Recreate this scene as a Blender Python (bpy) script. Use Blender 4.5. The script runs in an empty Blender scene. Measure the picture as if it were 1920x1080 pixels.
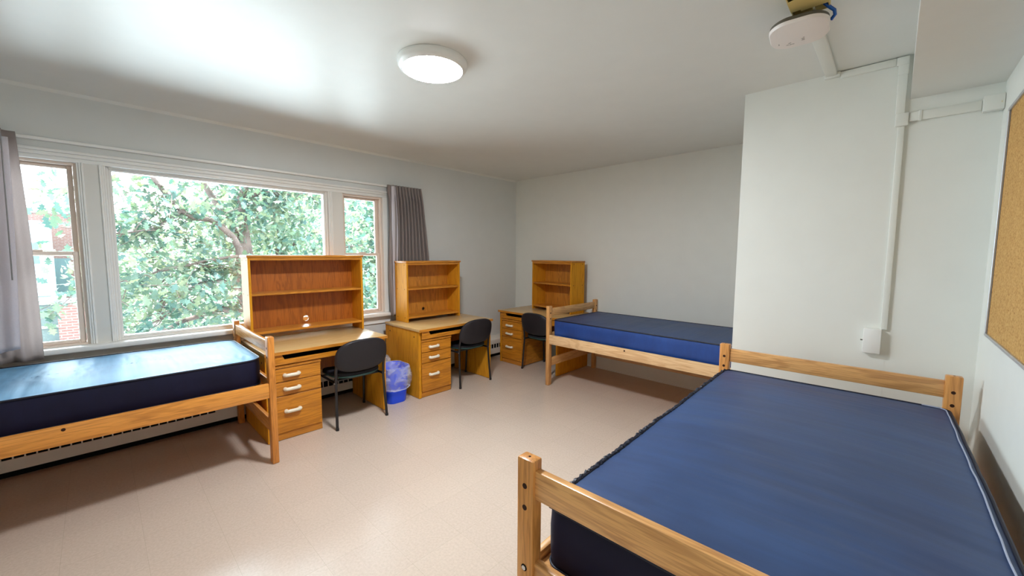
import bpy, bmesh, math, random
from mathutils import Vector, Matrix, noise
random.seed(7)
PI = math.pi
SC = bpy.context.scene
COL = SC.collection

# ------------------------------------------------------------------ helpers
def lin(r, g, b):
    f = lambda c: (c/255/12.92) if c/255 <= .04045 else ((c/255+.055)/1.055)**2.4
    return (f(r), f(g), f(b), 1.0)

class G:
    """collects shapes into one bmesh"""
    def __init__(s): s.bm = bmesh.new()
    def _add(s, verts, faces):
        vs = [s.bm.verts.new(v) for v in verts]
        out = []
        for f in faces:
            try: out.append(s.bm.faces.new([vs[i] for i in f]))
            except ValueError: pass
        return vs, out
    def box(s, x0, x1, y0, y1, z0, z1, bev=0.0, seg=2):
        v = [(x, y, z) for x in (x0, x1) for y in (y0, y1) for z in (z0, z1)]
        f = [(0,1,3,2),(4,6,7,5),(0,4,5,1),(2,3,7,6),(0,2,6,4),(1,5,7,3)]
        vs, fs = s._add(v, f)
        if bev > 0:
            es = list({e for fc in fs for e in fc.edges})
            bmesh.ops.bevel(s.bm, geom=es, offset=bev, segments=seg, profile=.5, affect='EDGES')
        return s
    def prism(s, poly, a, b, axis='x', bev=0.0):
        """poly = list of 2D points, extruded along axis from a to b"""
        def P(p, t):
            return {'x': (t, p[0], p[1]), 'y': (p[0], t, p[1]), 'z': (p[0], p[1], t)}[axis]
        n = len(poly)
        v = [P(p, a) for p in poly] + [P(p, b) for p in poly]
        f = [tuple(range(n)), tuple(range(2*n-1, n-1, -1))]
        f += [(i, n+i, n+(i+1) % n, (i+1) % n) for i in range(n)]
        vs, fs = s._add(v, f)
        bmesh.ops.recalc_face_normals(s.bm, faces=fs)
        if bev > 0:
            es = list({e for fc in fs[:2] for e in fc.edges})
            bmesh.ops.bevel(s.bm, geom=es, offset=bev, segments=2, profile=.5, affect='EDGES')
        return s
    def tube(s, pts, r, n=10, cap=True, flat=1.0, up=None):
        pts = [Vector(p) for p in pts]
        rs = r if isinstance(r, (list, tuple)) else [r]*len(pts)
        rings = []
        prev = None
        for i, p in enumerate(pts):
            t = (pts[min(i+1, len(pts)-1)] - pts[max(i-1, 0)])
            if t.length < 1e-9: t = Vector((0, 0, 1))
            t.normalize()
            if prev is None:
                ref = Vector(up) if up else (Vector((0, 0, 1)) if abs(t.z) < .9 else Vector((1, 0, 0)))
                a = (ref - t*ref.dot(t)).normalized()
            else:
                a = (prev - t*prev.dot(t)).normalized()
            prev = a
            b = t.cross(a)
            rings.append([s.bm.verts.new(p + a*math.cos(2*PI*k/n)*rs[i] + b*math.sin(2*PI*k/n)*rs[i]*flat) for k in range(n)])
        for i in range(len(rings)-1):
            for k in range(n):
                s.bm.faces.new((rings[i][k], rings[i][(k+1) % n], rings[i+1][(k+1) % n], rings[i+1][k]))
        if cap:
            s.bm.faces.new(rings[0][::-1]); s.bm.faces.new(rings[-1])
        return s
    def loop(s, pts, r, n=8):
        """closed tube"""
        pts = [Vector(p) for p in pts]; m = len(pts); rings = []
        for i, p in enumerate(pts):
            t = (pts[(i+1) % m] - pts[i-1]).normalized()
            a = Vector((0, 0, 1)); a = (a - t*a.dot(t)).normalized(); b = t.cross(a)
            rings.append([s.bm.verts.new(p + a*math.cos(2*PI*k/n)*r + b*math.sin(2*PI*k/n)*r) for k in range(n)])
        for i in range(m):
            for k in range(n):
                s.bm.faces.new((rings[i][k], rings[i][(k+1) % n], rings[(i+1) % m][(k+1) % n], rings[(i+1) % m][k]))
        return s
    def cyl(s, p0, p1, r, n=24, r1=None):
        return s.tube([p0, p1], [r, r if r1 is None else r1], n)
    def lathe(s, prof, c=(0, 0, 0), n=48):
        rings = []
        for r, z in prof:
            if r < 1e-6: rings.append([s.bm.verts.new((c[0], c[1], c[2]+z))])
            else: rings.append([s.bm.verts.new((c[0]+r*math.cos(2*PI*k/n), c[1]+r*math.sin(2*PI*k/n), c[2]+z)) for k in range(n)])
        for a, b in zip(rings, rings[1:]):
            for k in range(n):
                q = [a[k % len(a)], a[(k+1) % len(a)], b[(k+1) % len(b)], b[k % len(b)]]
                q = [v for i, v in enumerate(q) if v not in q[:i]]
                if len(q) > 2: s.bm.faces.new(q)
        return s
    def rings(s, rings, cap0=True, cap1=True):
        R = [[s.bm.verts.new(p) for p in r] for r in rings]
        n = len(R[0])
        for a, b in zip(R, R[1:]):
            for k in range(n):
                s.bm.faces.new((a[k], a[(k+1) % n], b[(k+1) % n], b[k]))
        if cap0: s.bm.faces.new(R[0][::-1])
        if cap1: s.bm.faces.new(R[-1])
        return s
    def build(s, name, mat, parent=None, smooth=30, weld=False, recalc=True):
        if weld: bmesh.ops.remove_doubles(s.bm, verts=s.bm.verts, dist=1e-5)
        if recalc: bmesh.ops.recalc_face_normals(s.bm, faces=s.bm.faces)
        me = bpy.data.meshes.new(name)
        s.bm.to_mesh(me); s.bm.free()
        for p in me.polygons: p.use_smooth = True
        me.set_sharp_from_angle(angle=math.radians(smooth))
        for m in (mat if isinstance(mat, (list, tuple)) else [mat]): me.materials.append(m)
        o = bpy.data.objects.new(name, me)
        COL.objects.link(o)
        if parent is not None: o.parent = parent
        return o

def tag(o, label, cat, group=None, kind=None):
    if label: o['label'] = label
    if cat: o['category'] = cat
    if group: o['group'] = group
    if kind: o['kind'] = kind
    return o
def empty(name, loc=(0, 0, 0), rz=0.0):
    o = bpy.data.objects.new(name, None); COL.objects.link(o)
    o.location = loc; o.rotation_euler = (0, 0, rz); o.empty_display_size = .1
    return o
def struct(o):
    o['kind'] = 'structure'; return o
def copy_tree(o, parent=None):
    c = o.copy(); COL.objects.link(c)
    if parent is not None: c.parent = parent
    for ch in list(o.children): copy_tree(ch, c)
    return c
def rrect(x0, x1, y0, y1, r, n=6):
    pts = []
    for cx, cy, a in ((x1-r, y1-r, 0), (x0+r, y1-r, PI/2), (x0+r, y0+r, PI), (x1-r, y0+r, 1.5*PI)):
        for k in range(n+1):
            t = a + PI/2*k/n
            pts.append((cx+r*math.cos(t), cy+r*math.sin(t)))
    return pts

# ------------------------------------------------------------------ materials
class NT:
    def __init__(s, name):
        s.m = bpy.data.materials.new(name); s.m.use_nodes = True
        s.t = s.m.node_tree; s.t.nodes.clear()
        s.out = s.n('ShaderNodeOutputMaterial')
    def n(s, typ, **kw):
        nd = s.t.nodes.new(typ)
        for k, v in kw.items():
            if k in nd.inputs.keys() if hasattr(nd.inputs, 'keys') else False: nd.inputs[k].default_value = v
            else: setattr(nd, k, v)
        return nd
    def l(s, a, b): s.t.links.new(a, b)
    def coord(s, scale=(1, 1, 1), kind='Object'):
        tc = s.n('ShaderNodeTexCoord'); mp = s.n('ShaderNodeMapping')
        mp.inputs['Scale'].default_value = scale
        s.l(tc.outputs[kind], mp.inputs['Vector']); return mp.outputs['Vector']
    def noise(s, vec, scale=5, detail=4, rough=.5, dist=0.0):
        nd = s.n('ShaderNodeTexNoise'); nd.inputs['Scale'].default_value = scale
        nd.inputs['Detail'].default_value = detail; nd.inputs['Roughness'].default_value = rough
        nd.inputs['Distortion'].default_value = dist
        s.l(vec, nd.inputs['Vector']); return nd.outputs['Fac']
    def ramp(s, fac, stops):
        nd = s.n('ShaderNodeValToRGB'); cr = nd.color_ramp
        while len(cr.elements) < len(stops): cr.elements.new(.5)
        for e, (p, c) in zip(cr.elements, stops): e.position = p; e.color = c
        s.l(fac, nd.inputs['Fac']); return nd.outputs['Color']
    def bump(s, h, strength=.2, dist=.01):
        nd = s.n('ShaderNodeBump'); nd.inputs['Strength'].default_value = strength; nd.inputs['Distance'].default_value = dist
        s.l(h, nd.inputs['Height']); return nd.outputs['Normal']
    def mixc(s, f, a, b, mode='MIX'):
        nd = s.n('ShaderNodeMix'); nd.data_type = 'RGBA'; nd.blend_type = mode
        for sock, v in ((nd.inputs[0], f), (nd.inputs[6], a), (nd.inputs[7], b)):
            if hasattr(v, 'is_linked'): s.l(v, sock)
            else: sock.default_value = v
        return nd.outputs[2]
    def bsdf(s, color, rough=.5, normal=None, spec=.5, metal=0.0, **kw):
        b = s.n('ShaderNodeBsdfPrincipled')
        for k, v in (('Base Color', color), ('Roughness', rough), ('Metallic', metal), ('Specular IOR Level', spec), *kw.items()):
            k = k.replace('_', ' ')
            if hasattr(v, 'is_linked'): s.l(v, b.inputs[k])
            else: b.inputs[k].default_value = v
        if normal is not None: s.l(normal, b.inputs['Normal'])
        s.l(b.outputs[0], s.out.inputs['Surface']); return b

def plain(name, c, rough=.5, spec=.5, metal=0.0, var=.04, bump=0.0, bscale=60):
    m = NT(name); v = m.coord()
    f = m.noise(v, 6, 3)
    d = tuple(x*(1-var) for x in c[:3]) + (1,); u = tuple(min(1, x*(1+var)) for x in c[:3]) + (1,)
    col = m.ramp(f, [(.3, d), (.7, u)])
    nrm = m.bump(m.noise(v, bscale, 2), bump, .003) if bump else None
    m.bsdf(col, rough, nrm, spec, metal); return m.m

def wood(name, light, dark, axis='x', rough=.38, fine=1.0, spec=.5):
    """oak: stretched pores + cathedral bands along the grain axis"""
    m = NT(name)
    st = {'x': (.9, 9, 9), 'y': (9, .9, 9), 'z': (9, 9, .9)}[axis]
    sf = {'x': (6, 160, 160), 'y': (160, 6, 160), 'z': (160, 160, 6)}[axis]
    v = m.coord(st); vf = m.coord(sf)
    big = m.noise(v, 1.3, 3, .5, 1.2)
    wv = m.n('ShaderNodeMath', operation='MULTIPLY'); m.l(big, wv.inputs[0]); wv.inputs[1].default_value = 34
    sn = m.n('ShaderNodeMath', operation='SINE'); m.l(wv.outputs[0], sn.inputs[0])
    mr = m.n('ShaderNodeMapRange'); m.l(sn.outputs[0], mr.inputs[0]); mr.inputs[1].default_value = -1; mr.inputs[2].default_value = 1
    pores = m.noise(vf, 1.0, 3, .6)
    mid = tuple((a*.6+b*.4) for a, b in zip(light, dark))
    c1 = m.ramp(mr.outputs[0], [(0.0, mid), (.55, light), (1.0, light)])
    pr = m.ramp(pores, [(.36, (0, 0, 0, 1)), (.52, (1, 1, 1, 1))])
    c2 = m.mixc(pr, dark, c1)
    c3 = m.mixc(.42*fine, c1, c2)
    m.bsdf(c3, rough, m.bump(pores, .08, .001), spec); return m.m

M = {}
M['wall'] = plain('wall_paint', (.76, .77, .725, 1), .55, .35, var=.012, bump=.05, bscale=90)
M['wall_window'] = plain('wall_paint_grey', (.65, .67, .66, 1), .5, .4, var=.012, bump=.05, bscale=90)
M['ceiling'] = plain('ceiling_paint', (.74, .745, .71, 1), .45, .45, var=.012, bump=.06, bscale=30)
M['trim'] = plain('white_trim_paint', (.80, .80, .775, 1), .35, .5, var=.01)
M['mullion'] = plain('mullion_paint', (.66, .65, .61, 1), .4, .5, var=.01)
M['raceway'] = plain('raceway_paint', (.75, .755, .70, 1), .4, .5, var=.01)
M['almond'] = plain('almond_sash_vinyl', (.74, .62, .53, 1), .4, .5, var=.02)
M['heater'] = plain('heater_enamel', (.72, .68, .62, 1), .4, .5, var=.02)
M['black'] = plain('black_void', (.006, .006, .006, 1), .8, .1, var=0)
M['dark_hole'] = plain('bolt_recess', (.035, .012, .006, 1), .7, .2, var=0)
M['bed_wood_x'] = wood('bed_oak_lengthwise', lin(226, 172, 108), lin(158, 100, 48), 'x', .30)
M['bed_wood_y'] = wood('bed_oak_crosswise', lin(222, 168, 106), lin(156, 100, 50), 'y', .28)
M['bed_wood_z'] = wood('bed_oak_upright', lin(214, 150, 82), lin(146, 88, 38), 'z', .30)
M['pale_x'] = wood('pale_oak_lengthwise', lin(240, 204, 156), lin(196, 140, 88), 'x', .4)
M['pale_y'] = wood('pale_oak_crosswise', lin(222, 172, 112), lin(170, 112, 60), 'y', .4)
M['pale_z'] = wood('pale_oak_upright', lin(218, 164, 102), lin(160, 102, 50), 'z', .4)
M['desk_x'] = wood('desk_oak_sideways', lin(204, 134, 44), lin(138, 78, 16), 'x', .34)
M['desk_y'] = wood('desk_oak_depthways', lin(204, 134, 44), lin(138, 78, 16), 'y', .34)
M['desk_z'] = wood('desk_oak_upright', lin(216, 150, 40), lin(176, 108, 22), 'z', .5, .6, .08)
M['desk_back'] = wood('desk_oak_back_panel', lin(176, 100, 30), lin(112, 56, 12), 'z', .4)
M['desk_back_light'] = wood('desk_oak_pale_back_panel', lin(206, 138, 50), lin(140, 80, 22), 'z', .4)  # lighter copy of the back-panel oak, missing daylight painted in
M['drawer'] = wood('drawer_oak', lin(206, 134, 36), lin(140, 78, 14), 'x', .32)
M['desk_top'] = wood('desk_top_laminate', lin(206, 172, 118), lin(188, 148, 92), 'x', .24, .5)  # window glare partly painted in as a paler top colour
M['handle'] = plain('cream_plastic', (.78, .72, .58, 1), .35, .5, var=.02)
M['chair_shell'] = plain('black_plastic', (.016, .014, .018, 1), .5, .4, var=.1, bump=.12, bscale=250)
M['chair_pad'] = plain('black_upholstery', (.012, .011, .016, 1), .7, .3, var=.1, bump=.2, bscale=300)
M['chair_edge'] = plain('dark_green_edge', (.02, .075, .07, 1), .45, .5, var=.1)
M['chair_metal'] = plain('black_tube_metal', (.012, .011, .013, 1), .35, .5, var=.1)
M['chrome'] = plain('bare_steel', (.65, .65, .66, 1), .3, .5, 1.0, var=.02)
M['alu'] = plain('aluminium_frame', (.55, .55, .57, 1), .38, .5, .8, var=.02)
M['bin_blue'] = plain('blue_plastic', (.008, .075, .85, 1), .38, .5, var=.03)
M['bin_grey'] = plain('grey_plastic', (.30, .32, .33, 1), .45, .5, var=.03)
M['box_yellow'] = plain('yellowed_metal', (.62, .47, .17, 1), .45, .5, var=.05)
M['device'] = plain('white_device_plastic', (.80, .74, .70, 1), .4, .5, var=.01)
M['device_dark'] = plain('device_back_plastic', (.10, .09, .07, 1), .5, .4, var=.05)
M['cable_blue'] = plain('blue_cable', (.01, .10, .42, 1), .4, .5, var=.05)
M['print'] = plain('grey_print', (.22, .21, .21, 1), .6, .3, var=0)
M['sticker'] = plain('pale_sticker', (.68, .62, .42, 1), .5, .4, var=.02)
M['tray'] = plain('dark_tray_board', (.020, .012, .009, 1), .6, .3, var=.1)  # near-black colour paints the shade inside the drawer opening
M['curtain'] = None
M['wand'] = plain('grey_wand', (.20, .19, .19, 1), .4, .5, var=.02)

def mk_cloth(name, c, trans=.25):
    m = NT(name); v = m.coord((1, 1, 1))
    w = m.noise(m.coord((400, 400, 900)), 1, 2)
    col = m.ramp(w, [(.35, tuple(x*.86 for x in c[:3])+(1,)), (.65, c)])
    d = m.n('ShaderNodeBsdfDiffuse'); t = m.n('ShaderNodeBsdfTranslucent'); mx = m.n('ShaderNodeMixShader')
    m.l(col, d.inputs[0]); m.l(col, t.inputs[0]); mx.inputs[0].default_value = trans
    m.l(d.outputs[0], mx.inputs[1]); m.l(t.outputs[0], mx.inputs[2]); m.l(mx.outputs[0], m.out.inputs['Surface'])
    return m.m
M['curtain'] = mk_cloth('taupe_curtain_cloth', (.52, .46, .44, 1), .55)
M['lining'] = mk_cloth('pale_curtain_lining', (.95, .92, .96, 1), .6)  # lining cloth; its white also paints in the sunlit brightness

def mk_liner():
    m = NT('clear_bag_plastic')
    v = m.coord((7, 7, 12)); f = m.noise(v, 1.2, 2, .5, .8)
    d = m.n('ShaderNodeBsdfPrincipled'); d.inputs['Base Color'].default_value = (.80, .83, .92, 1); d.inputs['Roughness'].default_value = .25
    m.l(m.bump(f, .35, .02), d.inputs['Normal'])
    t = m.n('ShaderNodeBsdfTransparent'); t.inputs[0].default_value = (.95, .96, 1, 1)
    mx = m.n('ShaderNodeMixShader')
    r = m.ramp(f, [(.35, (.14, .14, .14, 1)), (.72, (.52, .52, .52, 1))]); m.l(r, mx.inputs[0])
    m.l(t.outputs[0], mx.inputs[1]); m.l(d.outputs[0], mx.inputs[2]); m.l(mx.outputs[0], m.out.inputs['Surface'])
    return m.m
M['liner'] = mk_liner()

def mk_glass():
    m = NT('window_glass')
    lw = m.n('ShaderNodeFresnel'); lw.inputs['IOR'].default_value = 1.5
    t = m.n('ShaderNodeBsdfTransparent'); t.inputs[0].default_value = (.96, .985, .98, 1)
    g = m.n('ShaderNodeBsdfGlossy'); g.inputs['Roughness'].default_value = .0
    mx = m.n('ShaderNodeMixShader'); m.l(lw.outputs[0], mx.inputs[0])
    m.l(t.outputs[0], mx.inputs[1]); m.l(g.outputs[0], mx.inputs[2]); m.l(mx.outputs[0], m.out.inputs['Surface'])
    return m.m
M['glass'] = mk_glass()

def mk_floor():
    m = NT('vinyl_tile')
    v = m.coord((1, 1, 1))
    br = m.n('ShaderNodeTexBrick'); br.offset = 0.0; br.squash = 1.0
    for k, x in (('Scale', 1.0), ('Brick Width', .3048), ('Row Height', .3048), ('Mortar Size', .0011), ('Mortar Smooth', .3), ('Bias', 0.0)):
        br.inputs[k].default_value = x
    br.inputs['Color1'].default_value = (.58, .475, .395, 1); br.inputs['Color2'].default_value = (.56, .458, .382, 1)
    br.inputs['Mortar'].default_value = (.48, .40, .32, 1)
    m.l(v, br.inputs['Vector'])
    cl = m.noise(m.coord((1, 1, 1)), 75, 4, .6)
    sp = m.noise(m.coord((1, 1, 1)), 120, 3, .7)
    cr = m.ramp(cl, [(.35, (.94, .935, .925, 1)), (.65, (1.05, 1.05, 1.05, 1))])
    spk = m.ramp(sp, [(.27, (.8, .75, .7, 1)), (.36, (1, 1, 1, 1))])
    c = m.mixc(1.0, br.outputs['Color'], cr, 'MULTIPLY'); c = m.mixc(.7, c, spk, 'MULTIPLY')
    m.bsdf(c, .26, None, .5); return m.m
M['floor'] = mk_floor()

def mk_vinyl(name, c, rough, streak=1.0, spec=.5):
    m = NT(name)
    v = m.coord((22, 1.6, 8)); f = m.noise(v, 1.0, 4, .6, .3)
    g = m.noise(m.coord((3, 2, 2)), 1.2, 4, .55)
    weave = m.noise(m.coord((500, 500, 500)), 1, 1)
    a = tuple(x*.90 for x in c[:3])+(1,); b = tuple(x*1.10 for x in c[:3])+(1,)
    c1 = m.ramp(f, [(.32, a), (.68, b)]); c2 = m.ramp(g, [(.35, (.8, .8, .82, 1)), (.7, (1.15, 1.15, 1.12, 1))])
    cc = m.mixc(1.0, c1, c2, 'MULTIPLY')
    ad = m.n('ShaderNodeMath', operation='MULTIPLY_ADD'); m.l(f, ad.inputs[0]); ad.inputs[1].default_value = 1.0; m.l(weave, ad.inputs[2])
    rr = m.n('ShaderNodeMapRange'); m.l(g, rr.inputs[0]); rr.inputs[3].default_value = rough-.06; rr.inputs[4].default_value = rough+.08
    m.bsdf(cc, rr.outputs[0], m.bump(f, .10*streak, .01), spec); return m.m
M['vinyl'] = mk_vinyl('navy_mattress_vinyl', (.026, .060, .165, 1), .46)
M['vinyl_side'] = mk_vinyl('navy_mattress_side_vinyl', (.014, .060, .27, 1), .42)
M['vinyl_window'] = mk_vinyl('navy_glossy_vinyl', (.12, .30, .50, 1), .55)  # navy vinyl lightened to pale blue; window reflection painted into the colour
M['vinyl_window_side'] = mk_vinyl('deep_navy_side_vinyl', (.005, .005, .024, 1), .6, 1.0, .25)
M['piping'] = plain('navy_piping', (.006, .008, .022, 1), .5, .4, var=.1)
M['welt'] = plain('pale_seam_thread', (.34, .38, .50, 1), .4, .5, var=.05)

M['amber_x'] = wood('amber_oak_lengthwise', lin(220, 148, 66), lin(150, 88, 28), 'x', .32)
M['amber_y'] = wood('amber_oak_crosswise', lin(218, 150, 76), lin(150, 90, 36), 'y', .26)
M['amber_z'] = wood('amber_oak_upright', lin(212, 138, 60), lin(142, 80, 26), 'z', .32)
def mk_cork():
    m = NT('cork'); v = m.coord((1, 1, 1))
    f = m.noise(v, 110, 4, .7); g = m.noise(v, 38, 3, .6)
    c = m.ramp(f, [(.33, lin(150, 100, 46)), (.45, lin(196, 152, 90)), (.7, lin(214, 174, 112))])
    d = m.ramp(g, [(.3, (.9, .88, .84, 1)), (.6, (1, 1, 1, 1))])
    m.bsdf(m.mixc(1.0, c, d, 'MULTIPLY'), .85, m.bump(f, .25, .003), .2); return m.m
M['cork'] = mk_cork()

def emit(name, c, s):
    m = NT(name); e = m.n('ShaderNodeEmission'); e.inputs[0].default_value = c; e.inputs[1].default_value = s
    m.l(e.outputs[0], m.out.inputs['Surface']); return m.m
M['diffuser'] = emit('lit_diffuser', (.94, .965, 1.0, 1), 112.0)

def mk_leaf(name, a, b, c, trans=.42):
    m = NT(name)
    oi = m.n('ShaderNodeNewGeometry')
    col = m.ramp(oi.outputs['Random Per Island'], [(0.0, a), (.5, b), (1.0, c)])
    d = m.n('ShaderNodeBsdfPrincipled'); m.l(col, d.inputs['Base Color']); d.inputs['Roughness'].default_value = .38
    t = m.n('ShaderNodeBsdfTranslucent'); m.l(m.mixc(1.0, col, (1.2, 1.2, .8, 1), 'MULTIPLY'), t.inputs[0])
    mx = m.n('ShaderNodeMixShader'); mx.inputs[0].default_value = trans
    m.l(d.outputs[0], mx.inputs[1]); m.l(t.outputs[0], mx.inputs[2]); m.l(mx.outputs[0], m.out.inputs['Surface'])
    return m.m
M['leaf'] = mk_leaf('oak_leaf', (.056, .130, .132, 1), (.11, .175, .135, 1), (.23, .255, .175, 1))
M['leaf_far'] = mk_leaf('far_leaf', (.10, .20, .185, 1), (.15, .235, .185, 1), (.23, .28, .20, 1))  # distance haze painted into the leaf colours
M['leaf_pale'] = mk_leaf('pale_leaf', (.20, .29, .26, 1), (.26, .32, .25, 1), (.34, .37, .27, 1))  # stronger haze painted in as paler leaf colours
M['bark'] = plain('bark', (.16, .115, .105, 1), .85, .2, var=.35, bump=.6, bscale=40)
def mk_brick(name, a, b, mo, scale=1.0):
    m = NT(name); v = m.coord((1, 1, 1))
    br = m.n('ShaderNodeTexBrick')
    for k, x in (('Scale', 1.0), ('Brick Width', .22*scale), ('Row Height', .075*scale), ('Mortar Size', .012*scale)):
        br.inputs[k].default_value = x
    br.inputs['Color1'].default_value = a; br.inputs['Color2'].default_value = b; br.inputs['Mortar'].default_value = mo
    tc = m.n('ShaderNodeTexCoord'); sx = m.n('ShaderNodeSeparateXYZ'); m.l(tc.outputs['Object'], sx.inputs[0])
    ad = m.n('ShaderNodeMath', operation='ADD'); m.l(sx.outputs[0], ad.inputs[0]); m.l(sx.outputs[1], ad.inputs[1])
    cb = m.n('ShaderNodeCombineXYZ'); m.l(ad.outputs[0], cb.inputs[0]); m.l(sx.outputs[2], cb.inputs[1])
    m.l(cb.outputs[0], br.inputs['Vector'])
    m.bsdf(br.outputs['Color'], .8, None, .2); return m.m
M['brick'] = mk_brick('red_brick', (.185, .085, .075, 1), (.215, .105, .09, 1), (.24, .19, .17, 1))
M['ext_white'] = plain('white_cladding', (.40, .43, .46, 1), .6, .3, var=.02)
M['ext_grey'] = plain('grey_green_facade', (.12, .155, .15, 1), .6, .3, var=.1)
M['ext_glass'] = plain('tinted_exterior_glass', (.10, .17, .18, 1), .3, .5, var=.05)
M['roof'] = plain('pale_roof_membrane', (.40, .40, .39, 1), .8, .2, var=.05)
M['ground'] = plain('street_ground', (.20, .21, .18, 1), .9, .2, var=.12)
M['steel_white'] = plain('pale_sheet_metal', (.34, .35, .36, 1), .45, .5, var=.03)

# ------------------------------------------------------------------ room shell
RX, RZ, YF = 4.745, 2.69, -6.2           # right wall, ceiling, wall behind the camera
BY = -1.385                               # face of the projecting wall
T = .16
struct(G().box(-.16, RX+T, YF-T, T, -.12, 0).build('floor', M['floor']))
struct(G().box(-T, RX+T, YF-T, T, RZ, RZ+.12).build('ceiling', M['ceiling']))
wy0, wy1, wz0, wz1 = -5.25, -2.285, .80, 2.205       # opening in the window wall
w = G()
w.box(-T, 0, YF-T, wy0, 0, RZ).box(-T, 0, wy1, T, 0, RZ)
w.box(-T, 0, wy0, wy1, 0, wz0).box(-T, 0, wy0, wy1, wz1, RZ)
struct(w.build('wall_left', M['wall_window'], weld=False))
struct(G().box(0, RX, 0, T, 0, RZ).build('wall_rear', M['wall']))
struct(G().box(RX, RX+T, YF, T, 0, RZ).build('wall_right', M['wall']))
struct(G().box(-T, RX+T, YF-T, YF, 0, RZ).build('wall_front', M['wall']))
w = G().box(3.545, 4.383, BY, 0, 0, RZ)
w.box(4.383, RX, BY+.001, 0, 0, RZ)
struct(w.build('wall_closet', M['wall']))
struct(G().box(4.396, RX, YF, BY+.001, 2.443, RZ).build('trim_9', M['ceiling']))
struct(G().box(0.0, 3.545, -.014, 0, 0, .012).build('baseboard_rear', M['trim']))
struct(G().prism([(0, RZ), (.022, RZ), (.018, RZ-.006), (0, RZ-.02)], YF, 0, 'y').build('trim_8', M['ceiling']))

# window trim --------------------------------------------------------
def profile_strip(steps, ya, yb, axis, name, mat=None):
    """stepped moulding: steps = [(z0,z1,depth)] run along y"""
    g = G()
    for z0, z1, d in steps: g.box(0, d, ya, yb, z0, z1, .003, 1)
    return g.build(name, mat or M['trim'])
tr = G()
for z0, z1, d in ((2.252, 2.274, .030), (2.226, 2.252, .020), (2.196, 2.226, .012)):
    tr.box(-.02, d, wy0-.04, wy1+.04, z0, z1, .005, 2)
struct(tr.build('trim_1', M['trim']))                    # head casing
struct(G().box(0, .013, -5.30, -2.22, .715, .803, .003, 1).box(0, .019, -5.30, -2.22, .715, .73, .004, 1).build('trim_2', M['trim']))   # apron
struct(G().box(-.155, .082, -5.30, -2.245, .803, .845, .010, 3).build('trim_3', M['trim']))      # stool
def mullion(name, ya, yb, fa, fb):
    """flat post with stepped moulding at both sides"""
    g = G()
    g.box(-.13, .008, ya, yb, .845, 2.204).box(-.15, -.022, ya-.040*(fa > 0), yb+.040*(fb > 0), .845, 2.204)
    o = struct(g.build(name, M['mullion']))
    s = G()
    for k, (d, x) in enumerate(((.0, .018), (.012, .011), (.024, .004))):
        wd = .0125
        if fb > 0: s.box(-.10, x, yb+d, yb+d+wd, .845, 2.204, .003, 1)
        if fa > 0: s.box(-.10, x, ya-d-wd, ya-d, .845, 2.204, .003, 1)
    q = s.build('moulding', M['trim'], o); return o
mullion('trim_4', -4.692, -4.613, 1, 1)
mullion('trim_5', -2.885, -2.770, 1, 0)
def side_casing(name, ya, yb):
    g = G().box(-.13, .016, ya, yb, .845, 2.2, .004, 1)
    return struct(g.build(name, M['trim']))
side_casing('trim_6', -2.300, -2.245)
side_casing('trim_7', -5.29, -5.205)

def picture_window(name, ya, yb, z0, z1):
    root = struct(empty(name, (-.05, (ya+yb)/2, z0)))
    h = z1-z0; hw = (yb-ya)/2
    g = G()
    for k, (o, d) in enumerate(((0, .022), (.016, .008))):
        g.box(-.05, d, -hw+o, -hw+o+.016, o, h-o, .003, 1).box(-.05, d, hw-o-.016, hw-o, o, h-o, .003, 1)
        g.box(-.05, d, -hw+o+.0155, hw-o-.0155, o, o+.016, .003, 1).box(-.05, d, -hw+o+.0155, hw-o-.0155, h-o-.016, h-o, .003, 1)
    g.build('frame', M['trim'], root)
    G().box(-.024, -.018, -hw+.02, hw-.02, .02, h-.02).build('pane', M['glass'], root)
    return root
picture_window('window_2', -4.576, -2.922, .845, 2.200)
def hung_window(name, ya, yb, z0, z1):
    root = struct(empty(name, (-.03, (ya+yb)/2, z0)))
    h = z1-z0; hw = (yb-ya)/2; mid = 1.52-z0
    g = G()
    g.box(-.10, .01, -hw, -hw+.022, 0, h, .002, 1).box(-.10, .01, hw-.022, hw, 0, h, .002, 1)
    g.box(-.10, .0095, -hw+.0215, hw-.0215, h-.022, h, .002, 1).box(-.10, .0095, -hw+.0215, hw-.0215, 0, .014, .002, 1)
    g.build('frame', M['almond'], root)
    def sash(nm, x0, x1, za, zb, st):
        s = G()
        a = hw-.024
        s.box(x0, x1, -a, -a+st, za, zb, .004, 2).box(x0, x1, a-st, a, za, zb, .004, 2)
        s.box(x0, x1, -a+st, a-st, za, za+st*.8, .004, 2).box(x0, x1, -a+st, a-st, zb-st*.8, zb, .004, 2)
        o = s.build(nm, M['almond'], root)
        G().box((x0+x1)/2-.003, (x0+x1)/2+.003, -a+st-.004, a-st+.004, za+st*.8-.004, zb-st*.8+.004).build('pane', M['glass'], o)
        return o
    sash('sash', -.075, -.045, mid-.005, h-.022, .030)
    lo = sash('sash', -.040, -.008, .014, mid+.028, .034)
    G().box(-.03, -.012, -.04, .04, mid+.028, mid+.040, .004, 2).build('sash_lock', M['almond'], lo)
    return root
hung_window('window_1', -5.206, -4.726, .845, 2.200)
hung_window('window_3', -2.768, -2.302, .845, 2.200)

# curtain track
ct = G().box(.002, .030, -5.95, -1.84, 2.322, 2.344, .003, 1)
tag(ct.build('curtain_track', M['trim']), 'slim white curtain track running along the wall above the windows', 'curtain track')

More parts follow.
